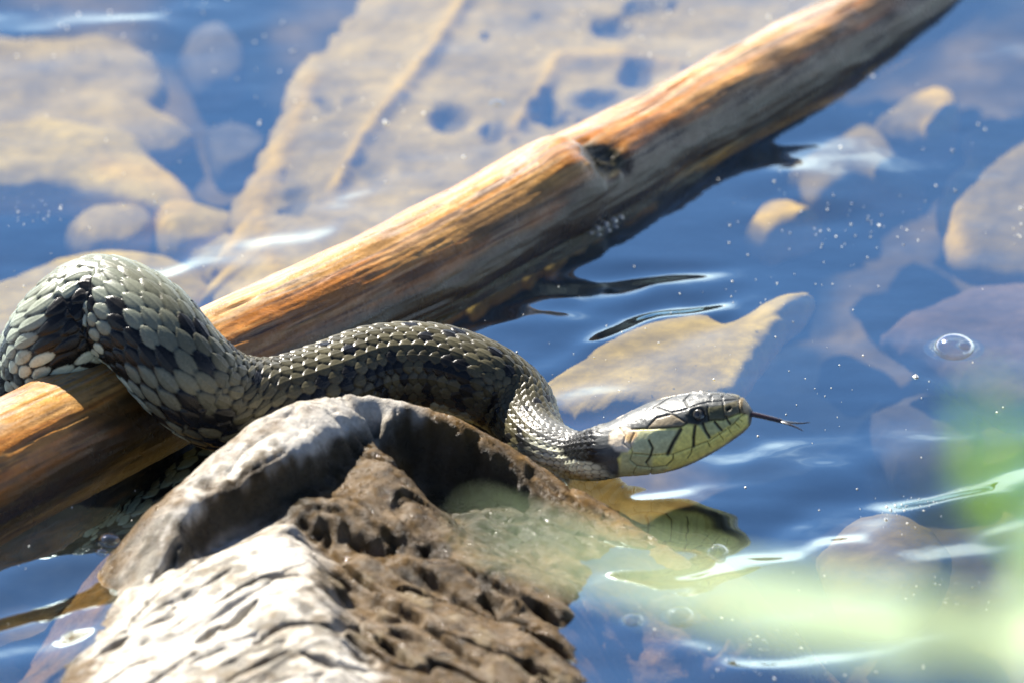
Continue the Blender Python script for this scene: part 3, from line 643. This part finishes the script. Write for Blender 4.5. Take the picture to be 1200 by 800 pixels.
# ------------------------------------------------------------------ submerged stones
M_stone = material('submerged_stone', 1.0, attr='Col', spec=0, noise=[(.5, .75, 1.2), (2.5, .8, 1.2)], bump=[(2.5, .05)])
def stone(name, poly, z, dome, label, tint, thick=1.0, ridges=(), pits=(), rimc=None, nr=26, na=96, seed=0, group=None, rim_side=None):
    """a stone from its outline (photo px) at depth z: domed top, rounded shoulder, real underside"""
    q = spline([[*p] for p in poly + [poly[0]]], 14)[:-1]
    q3 = P(q[:, 0], q[:, 1], z); s = arclen(np.vstack([q3, q3[:1]])); qq = np.vstack([q3, q3[:1]])
    o2 = np.stack([np.interp(np.linspace(0, s[-1], na, endpoint=False), s, qq[:, k]) for k in range(2)], -1); c = o2.mean(0)
    rs = np.concatenate([np.linspace(0, 1, nr) ** .8, [1.05, 1.06, .98, .7, .02]])
    vs_, cl = [], []
    for kk, r in enumerate(rs):
        xy = c + (o2 - c) * r * (1 + .05 * fbm(o2[:, :1] * .9 + seed, o2[:, 1:] * .9, 3, 200 + seed) + .05 * fbm(o2[:, :1] * 2.2 + seed, o2[:, 1:] * 1.4, 3, 205 + seed))
        if kk < nr:
            zz = z + dome * .6 * (1 - r ** 2.4) - .2 * r ** 14 + .16 * fbm(xy[:, 0] * .5 + seed, xy[:, 1] * .5, 4, 210 + seed)
        else:
            zz = np.full(na, z - .2 - [.15, .4, thick * .8, thick, thick][kk - nr])
        cl.append(np.ones((na, 3)) * tint); vs_.append(np.concatenate([xy, zz[:, None] if kk < nr else zz[:, None]], 1))
    v = np.vstack(vs_); col = np.vstack(cl); pv = proj(v)
    n_ = fbm(v[:, 0] * .35 + seed, v[:, 1] * .35, 4, 220 + seed); n2 = fbm(v[:, 0] * 1.1 + seed, v[:, 1] * .8, 4, 230 + seed)
    col = col * (1 + .30 * n_ + .30 * n2)[:, None]
    topm = np.repeat(np.arange(len(rs)) < nr, na)
    for poly_r, wd, hgt, c_ in ridges:
        dd, _ = seg_dist(pv + 5 * np.stack([n_, -n_], -1), poly_r); f = np.exp(-(dd / wd) ** 2) * topm
        v[:, 2] += hgt * f; col = col + (np.array(c_) - col) * (f * .85)[:, None]
    for (x, y, a1, b1, dep) in pits:
        a1, b1 = a1 * .8, b1 * .8
        f = np.exp(-((((pv[:, 0] - x) / a1) ** 2 + ((pv[:, 1] - y) / b1) ** 2) * np.maximum(.05, 1 + 1.1 * n2 + .5 * n_)) ** 1.8) * topm
        v[:, 2] -= dep * f; col = col + (np.array([.03, .035, .03]) - col) * (f * .5)[:, None]    # darker inside the pit
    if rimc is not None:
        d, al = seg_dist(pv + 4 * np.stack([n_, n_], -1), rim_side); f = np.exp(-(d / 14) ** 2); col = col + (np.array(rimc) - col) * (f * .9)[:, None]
    o = mesh(name, v, gridf(len(rs), na, True)[:, ::-1], M_stone, col=col)
    tag(o, label, 'stone', group); move_origin(o, (c[0], c[1], z - thick)); return o
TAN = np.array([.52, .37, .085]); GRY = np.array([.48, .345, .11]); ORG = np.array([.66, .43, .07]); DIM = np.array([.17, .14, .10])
stone('submerged_slab', [(262,330),(285,245),(318,175),(352,95),(398,30),(450,-20),(560,-70),(760,-90),(960,-80),(1060,-30),(960,60),(840,150),(700,250),(560,330),(420,370),(320,380)], -3.0, .35,
      'large flat tan slab under the water behind the branch, with orange veins and dark pits', GRY * 1.05,
      ridges=[([(392,225),(425,165),(470,110),(510,60),(552,-10)], 9, .25, ORG), ([(598,162),(630,118),(655,72),(720,70),(795,82)], 9, .25, ORG * .95), ([(330,320),(300,260),(330,180),(365,95)], 10, .1, ORG * .9), ([(262,320),(290,240),(320,180)], 12, .1, ORG)],
      pits=[(722,32,24,14,.5), (526,140,28,18,.5), (700,118,44,15,.4), (640,132,22,12,.4), (590,158,26,10,.4), (755,8,22,8,.3), (570,42,8,6,.2), (745,92,24,11,.4), (385,125,9,7,.2), (440,200,20,12,.15), (350,235,10,14,.2)], nr=90, na=420, seed=1)
stone('submerged_stone', [(-80,30),(40,36),(150,45),(190,90),(175,120),(215,145),(160,165),(20,170),(-80,160)], -4.6, .3, 'wide murky tan stone under the water in the far left corner, by the top edge', GRY, seed=2)
stone('submerged_stone', [(-60,150),(60,135),(150,150),(185,190),(228,225),(200,245),(120,225),(60,215),(-60,210)], -4.2, .3, 'orange tan underwater stone with a pointed right end, left of the slab', TAN * 1.1, seed=3, rimc=ORG, rim_side=[(120,195),(190,205),(220,228)])
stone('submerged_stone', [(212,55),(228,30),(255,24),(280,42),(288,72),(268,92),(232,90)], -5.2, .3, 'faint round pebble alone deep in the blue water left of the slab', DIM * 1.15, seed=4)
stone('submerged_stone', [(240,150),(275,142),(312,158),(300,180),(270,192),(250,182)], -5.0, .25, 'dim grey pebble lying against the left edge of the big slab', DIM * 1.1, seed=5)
stone('submerged_stone', [(78,262),(110,244),(160,243),(182,258),(160,278),(110,284)], -4.4, .4, 'flat oval greyish pebble under the water above the snake, left one of two', GRY, seed=6)
stone('submerged_stone', [(182,246),(200,234),(250,238),(282,252),(262,276),(215,286),(190,272)], -4.2, .4, 'oval orange-edged pebble under the water beside the foot of the slab', TAN, seed=7, rimc=ORG, rim_side=[(184,262),(190,242),(215,234)])
stone('submerged_stone', [(-40,345),(30,312),(110,292),(180,292),(232,312),(240,345),(200,380),(60,400),(-40,390)], -3.6, .45, 'broad tan stone under the water directly behind the arched body of the snake', TAN * 1.0, seed=8)
stone('submerged_stone', [(225,292),(262,270),(300,262),(320,290),(290,318),(250,322)], -3.8, .3, 'small brown stone wedged between slab and branch under the water', TAN * .85, seed=9)
stone('submerged_stone', [(930,190),(975,160),(1012,138),(1040,160),(1060,190),(1082,214),(1040,212),(1000,206),(960,222)], -3.6, .3, 'wedge shaped grey stone under the water right of the branch', (GRY) * .55, seed=10)
stone('submerged_stone', [(1028,135),(1060,112),(1100,97),(1122,112),(1118,145),(1095,158),(1060,150)], -3.6, .3, 'small stone with a glowing orange right edge under the far right water', (GRY) * .55, seed=11, rimc=ORG * 1.25, rim_side=[(1088,108),(1112,118),(1112,142),(1092,152)])
stone('submerged_stone', [(876,258),(892,238),(920,230),(950,240),(962,252),(925,262),(900,272)], -3.4, .25, 'little orange pebble below the wedge shaped underwater stone', (TAN) * .55, seed=12, rimc=ORG * 1.25, rim_side=[(895,255),(925,240),(945,250)])
stone('submerged_stone', [(1132,150),(1170,135),(1240,130),(1290,220),(1240,300),(1160,300),(1118,286),(1106,240),(1112,200),(1135,180)], -3.2, .4, 'large grey stone under the water at the right edge with a yellow rim', (GRY * 1.05) * .55, seed=13, rimc=ORG, rim_side=[(1135,195),(1112,212),(1108,250),(1122,290)])
stone('submerged_stone', [(640,440),(700,405),(760,370),(820,360),(860,372),(905,350),(948,340),(905,380),(880,420),(850,455),(800,470),(740,465),(690,470)], -1.1, .12, 'irregular tan stone with a long finger under the water behind the raised head', (TAN * 1.0) * .95, seed=14, rimc=TAN * 1.5, rim_side=[(948,342),(900,370),(872,415),(850,455)], na=160)
stone('submerged_stone', [(1040,380),(1090,350),(1160,330),(1260,330),(1280,430),(1200,470),(1130,440),(1090,410)], -3.4, .35, 'reddish tan stone under the water beneath the large floating bubble', (np.array([.27, .185, .135])) * .55, seed=16)
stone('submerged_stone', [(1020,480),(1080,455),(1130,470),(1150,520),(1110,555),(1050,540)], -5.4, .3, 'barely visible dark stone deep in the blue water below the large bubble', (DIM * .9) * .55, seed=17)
stone('submerged_stone', [(660,720),(700,690),(760,720),(785,770),(790,830),(720,860),(660,850)], -2.2, .35, 'brown pitted stone underwater touching the right foot of the big rock', TAN * 1.0, seed=18, pits=[(735,755,14,10,.3), (762,775,9,7,.3)])
stone('submerged_stone', [(-60,790),(0,755),(60,735),(105,725),(120,760),(80,820),(-20,860)], -2.4, .35, 'tan underwater stone in the near left corner beside the white part of the rock', TAN * 1.05, seed=19, pits=[(30,772,20,9,.3)])
stone('submerged_stone', [(830,790),(870,765),(930,770),(960,800),(930,850),(850,850)], -3.6, .3, 'dull pink pebble under the water by the near edge, below the green blade', np.array([.25, .17, .125]), seed=20)
stone('submerged_stone', [(960,640),(1000,605),(1060,600),(1110,640),(1080,700),(1000,710)], -4.0, .3, 'brownish stone under the riffle to the right of the snake', (GRY * .9) * .55, seed=21)

# ------------------------------------------------------------------ bubbles on the surface
M_bub = bpy.data.materials.new('bubble_film'); M_bub.use_nodes = True; t = M_bub.node_tree; t.nodes.clear()
out = N(t, 'ShaderNodeOutputMaterial'); mxs = N(t, 'ShaderNodeMixShader'); lw = N(t, 'ShaderNodeLayerWeight', Blend=.35)
tr = N(t, 'ShaderNodeBsdfTransparent'); gl = N(t, 'ShaderNodeBsdfGlossy', Roughness=.02)
L(t, lw.outputs['Facing'], mxs.inputs[0]); L(t, tr.outputs[0], mxs.inputs[1]); L(t, gl.outputs[0], mxs.inputs[2]); L(t, mxs.outputs[0], out.inputs[0])
bub = {}
def bubble(px, py, rpx, label, group=None):
    c = P(px, py, 0.); c[2] = water_h(c[0], c[1]) - .01; r = rpx * KPX
    if 'm' not in bub:
        th = np.linspace(0, math.pi * .56, 14)[:, None]; la = np.linspace(0, 2 * math.pi, 28, endpoint=False)[None]
        v = np.stack([np.sin(th) * np.cos(la), np.sin(th) * np.sin(la), np.cos(th) * .62 + 0 * la], -1).reshape(-1, 3)
        rim = np.stack([np.cos(la[0]) * 1.5, np.sin(la[0]) * 1.5, 0 * la[0] - .04], -1)          # water drawn up round the dome
        v = np.vstack([v, rim]); o = mesh('bubble', v, gridf(15, 28, True), M_bub); bub['m'] = o.data
    else:
        o = bpy.data.objects.new('bubble', bub['m']); C.objects.link(o)
    o.location = c * .01; o.scale = (r, r, r); tag(o, label, 'bubble', group); return o
bubble(1118, 407, 24, 'large shiny bubble floating alone on the right of the pool')
bubble(1132, 404, 9, 'small bubble stuck to the right side of the large floating bubble')
bubble(841, 640, 12, 'glassy bubble floating just off the sunken tip of the rock')
bubble(742, 728, 11, 'bright bubble close to the right foot of the rock')
bubble(797, 725, 15, 'crescent lit bubble under the green blade, right of the bright one')
bubble(582, 122, 7, 'small lone bubble above the orange veined slab')
for k, (x, y, r) in enumerate([(690,273,5),(697,268,7),(706,263,8),(716,259,8),(725,255,6),(700,275,4),(711,270,5),(720,266,4),(688,267,3)]):
    bubble(x, y, r, 'tiny ring bubble ' + ['at the lower left end', 'second from the lower left end', 'large one in the middle', 'largest, right of the middle', 'at the upper right end', 'smallest but one at the bottom', 'below the middle', 'at the far right underside', 'smallest, at the far left'][k] + ' of the foam chain', 'chain of foam bubbles against the branch')
bubble(128, 632, 12, 'brightest bubble left of the rock, larger of the pair at the waterline'); bubble(119, 646, 7, 'smaller bubble of the pair at the waterline left of the rock')

# ------------------------------------------------------------------ pollen and dust on the water
rs_ = np.random.RandomState(11); pv, pf = [], []
clumps = [(rs_.uniform(-50, 1250), rs_.uniform(-20, 820), rs_.uniform(15, 90)) for _ in range(22)]
for k in range(950):
    px = rs_.uniform(-120, 1320); py = rs_.uniform(-60, 860)
    if k % 3: q_ = clumps[rs_.randint(len(clumps))]; px = q_[0] + rs_.normal(0, q_[2]); py = q_[1] + rs_.normal(0, q_[2] * .45)
    c = P(px, py, 0.)
    if abs(log_coords(np.array([c[0]]), np.array([c[1]]))[0]) < 1.7: continue
    z = water_h(c[0], c[1]) + .012; r = abs(rs_.normal(.012, .011)) + .008
    if rs_.rand() < .04: r *= 1.9
    an = rs_.uniform(0, 6); n = 5; b = len(pv)
    rr_ = r * rs_.uniform(.6, 1.3, n)
    for m in range(n): pv.append([c[0] + rr_[m] * math.cos(an + m * 2 * math.pi / n), c[1] + rr_[m] * 1.3 * math.sin(an + m * 2 * math.pi / n), z])
    pv.append([c[0], c[1], z + r * .9])
    for m in range(n): pf.append([b + m, b + (m + 1) % n, b + n])
po = mesh('floating_pollen', np.array(pv), pf, material('pollen', .7, (.75, .74, .68)), smooth=False)
tag(po, 'tiny pale specks of pollen and dust scattered over the water', 'pollen', kind='stuff')

# ------------------------------------------------------------------ grass blades on our bank, far out of focus
def leaf_mat(name, c, c2):
    m = bpy.data.materials.new(name); m.use_nodes = True; t = m.node_tree; t.nodes.clear()
    out = N(t, 'ShaderNodeOutputMaterial'); a = N(t, 'ShaderNodeBsdfPrincipled', Roughness=.45); a.inputs['Base Color'].default_value = (*c, 1)
    b = N(t, 'ShaderNodeBsdfTranslucent'); b.inputs[0].default_value = (*c2, 1); mm = N(t, 'ShaderNodeMixShader', Fac=.5)
    L(t, a.outputs[0], mm.inputs[1]); L(t, b.outputs[0], mm.inputs[2]); L(t, mm.outputs[0], out.inputs[0]); return m
M_pale = leaf_mat('pale_dry_grass', (.64, .76, .50), (.72, .86, .56)); M_green = leaf_mat('fresh_grass', (.46, .68, .06), (.66, .90, .08)); M_olive = leaf_mat('old_grass', (.14, .17, .07), (.16, .22, .08))
def at_depth(px, py, dep):
    u_ = (px - 600) * KPX; v_ = (400 - py) * KPX
    return CAM + np.array([u_, DIST * CP + v_ * SP, -DIST * SP + v_ * CP]) * (dep / DIST)
def blade(pixpath, foot, width, mat, label, name='grass_blade', tipw=.15):
    """a grass blade rooted on the bank (foot, cm), arching into view; pixpath = photo pixel + distance from the lens"""
    pts_ = [list(foot), list(np.array(foot) + (0, 6, 14))] + [list(at_depth(*q)) for q in pixpath]
    p = spline(pts_, 14); n = len(p); T_ = np.gradient(p, axis=0); T_ /= np.linalg.norm(T_, axis=1)[:, None]
    view = CAM - p; view /= np.linalg.norm(view, axis=1)[:, None]
    sd_ = np.cross(T_, np.array([0, -.15, .99])); sd_ /= np.linalg.norm(sd_, axis=1)[:, None]; nn_ = np.cross(sd_, T_)
    tt = np.linspace(0, 1, n); wd = width * np.clip(.45 + 1.1 * tt, 0, 1) * np.clip((1 - tt) / .45, tipw, 1) / 2
    v = []
    for o_, l_ in ((-1, .0), (-.5, -.12), (0, -.25), (.5, -.12), (1, 0)):
        v.append(p + sd_ * (wd * o_)[:, None] + nn_ * (wd * l_)[:, None])
    v = np.stack(v, 1).reshape(-1, 3)
    o = mesh(name, v, gridf(n, 5), mat); mo = o.modifiers.new('thickness', 'SOLIDIFY'); mo.thickness = .0002
    tag(o, label, 'grass', None); move_origin(o, foot); return o
blade([(1420,800,124),(1200,752,123),(1000,726,122),(830,694,122),(690,656,122),(560,615,122)], (18, -120, 3), 1.5, M_pale, 'wide pale blurred grass blade reaching in from the right across the foreground')
blade([(1440,800,110),(1290,690,109),(1205,615,108),(1172,548,107),(1160,470,106)], (16, -132, 3), 1.3, M_green, 'bright yellow-green blurred leaf at the right edge')
blade([(1150,900,104),(1138,760,106),(1132,600,107),(1130,420,108)], (12, -146, 3), .36, M_olive, 'upright faint olive grass stalk, blurred, near the right edge')
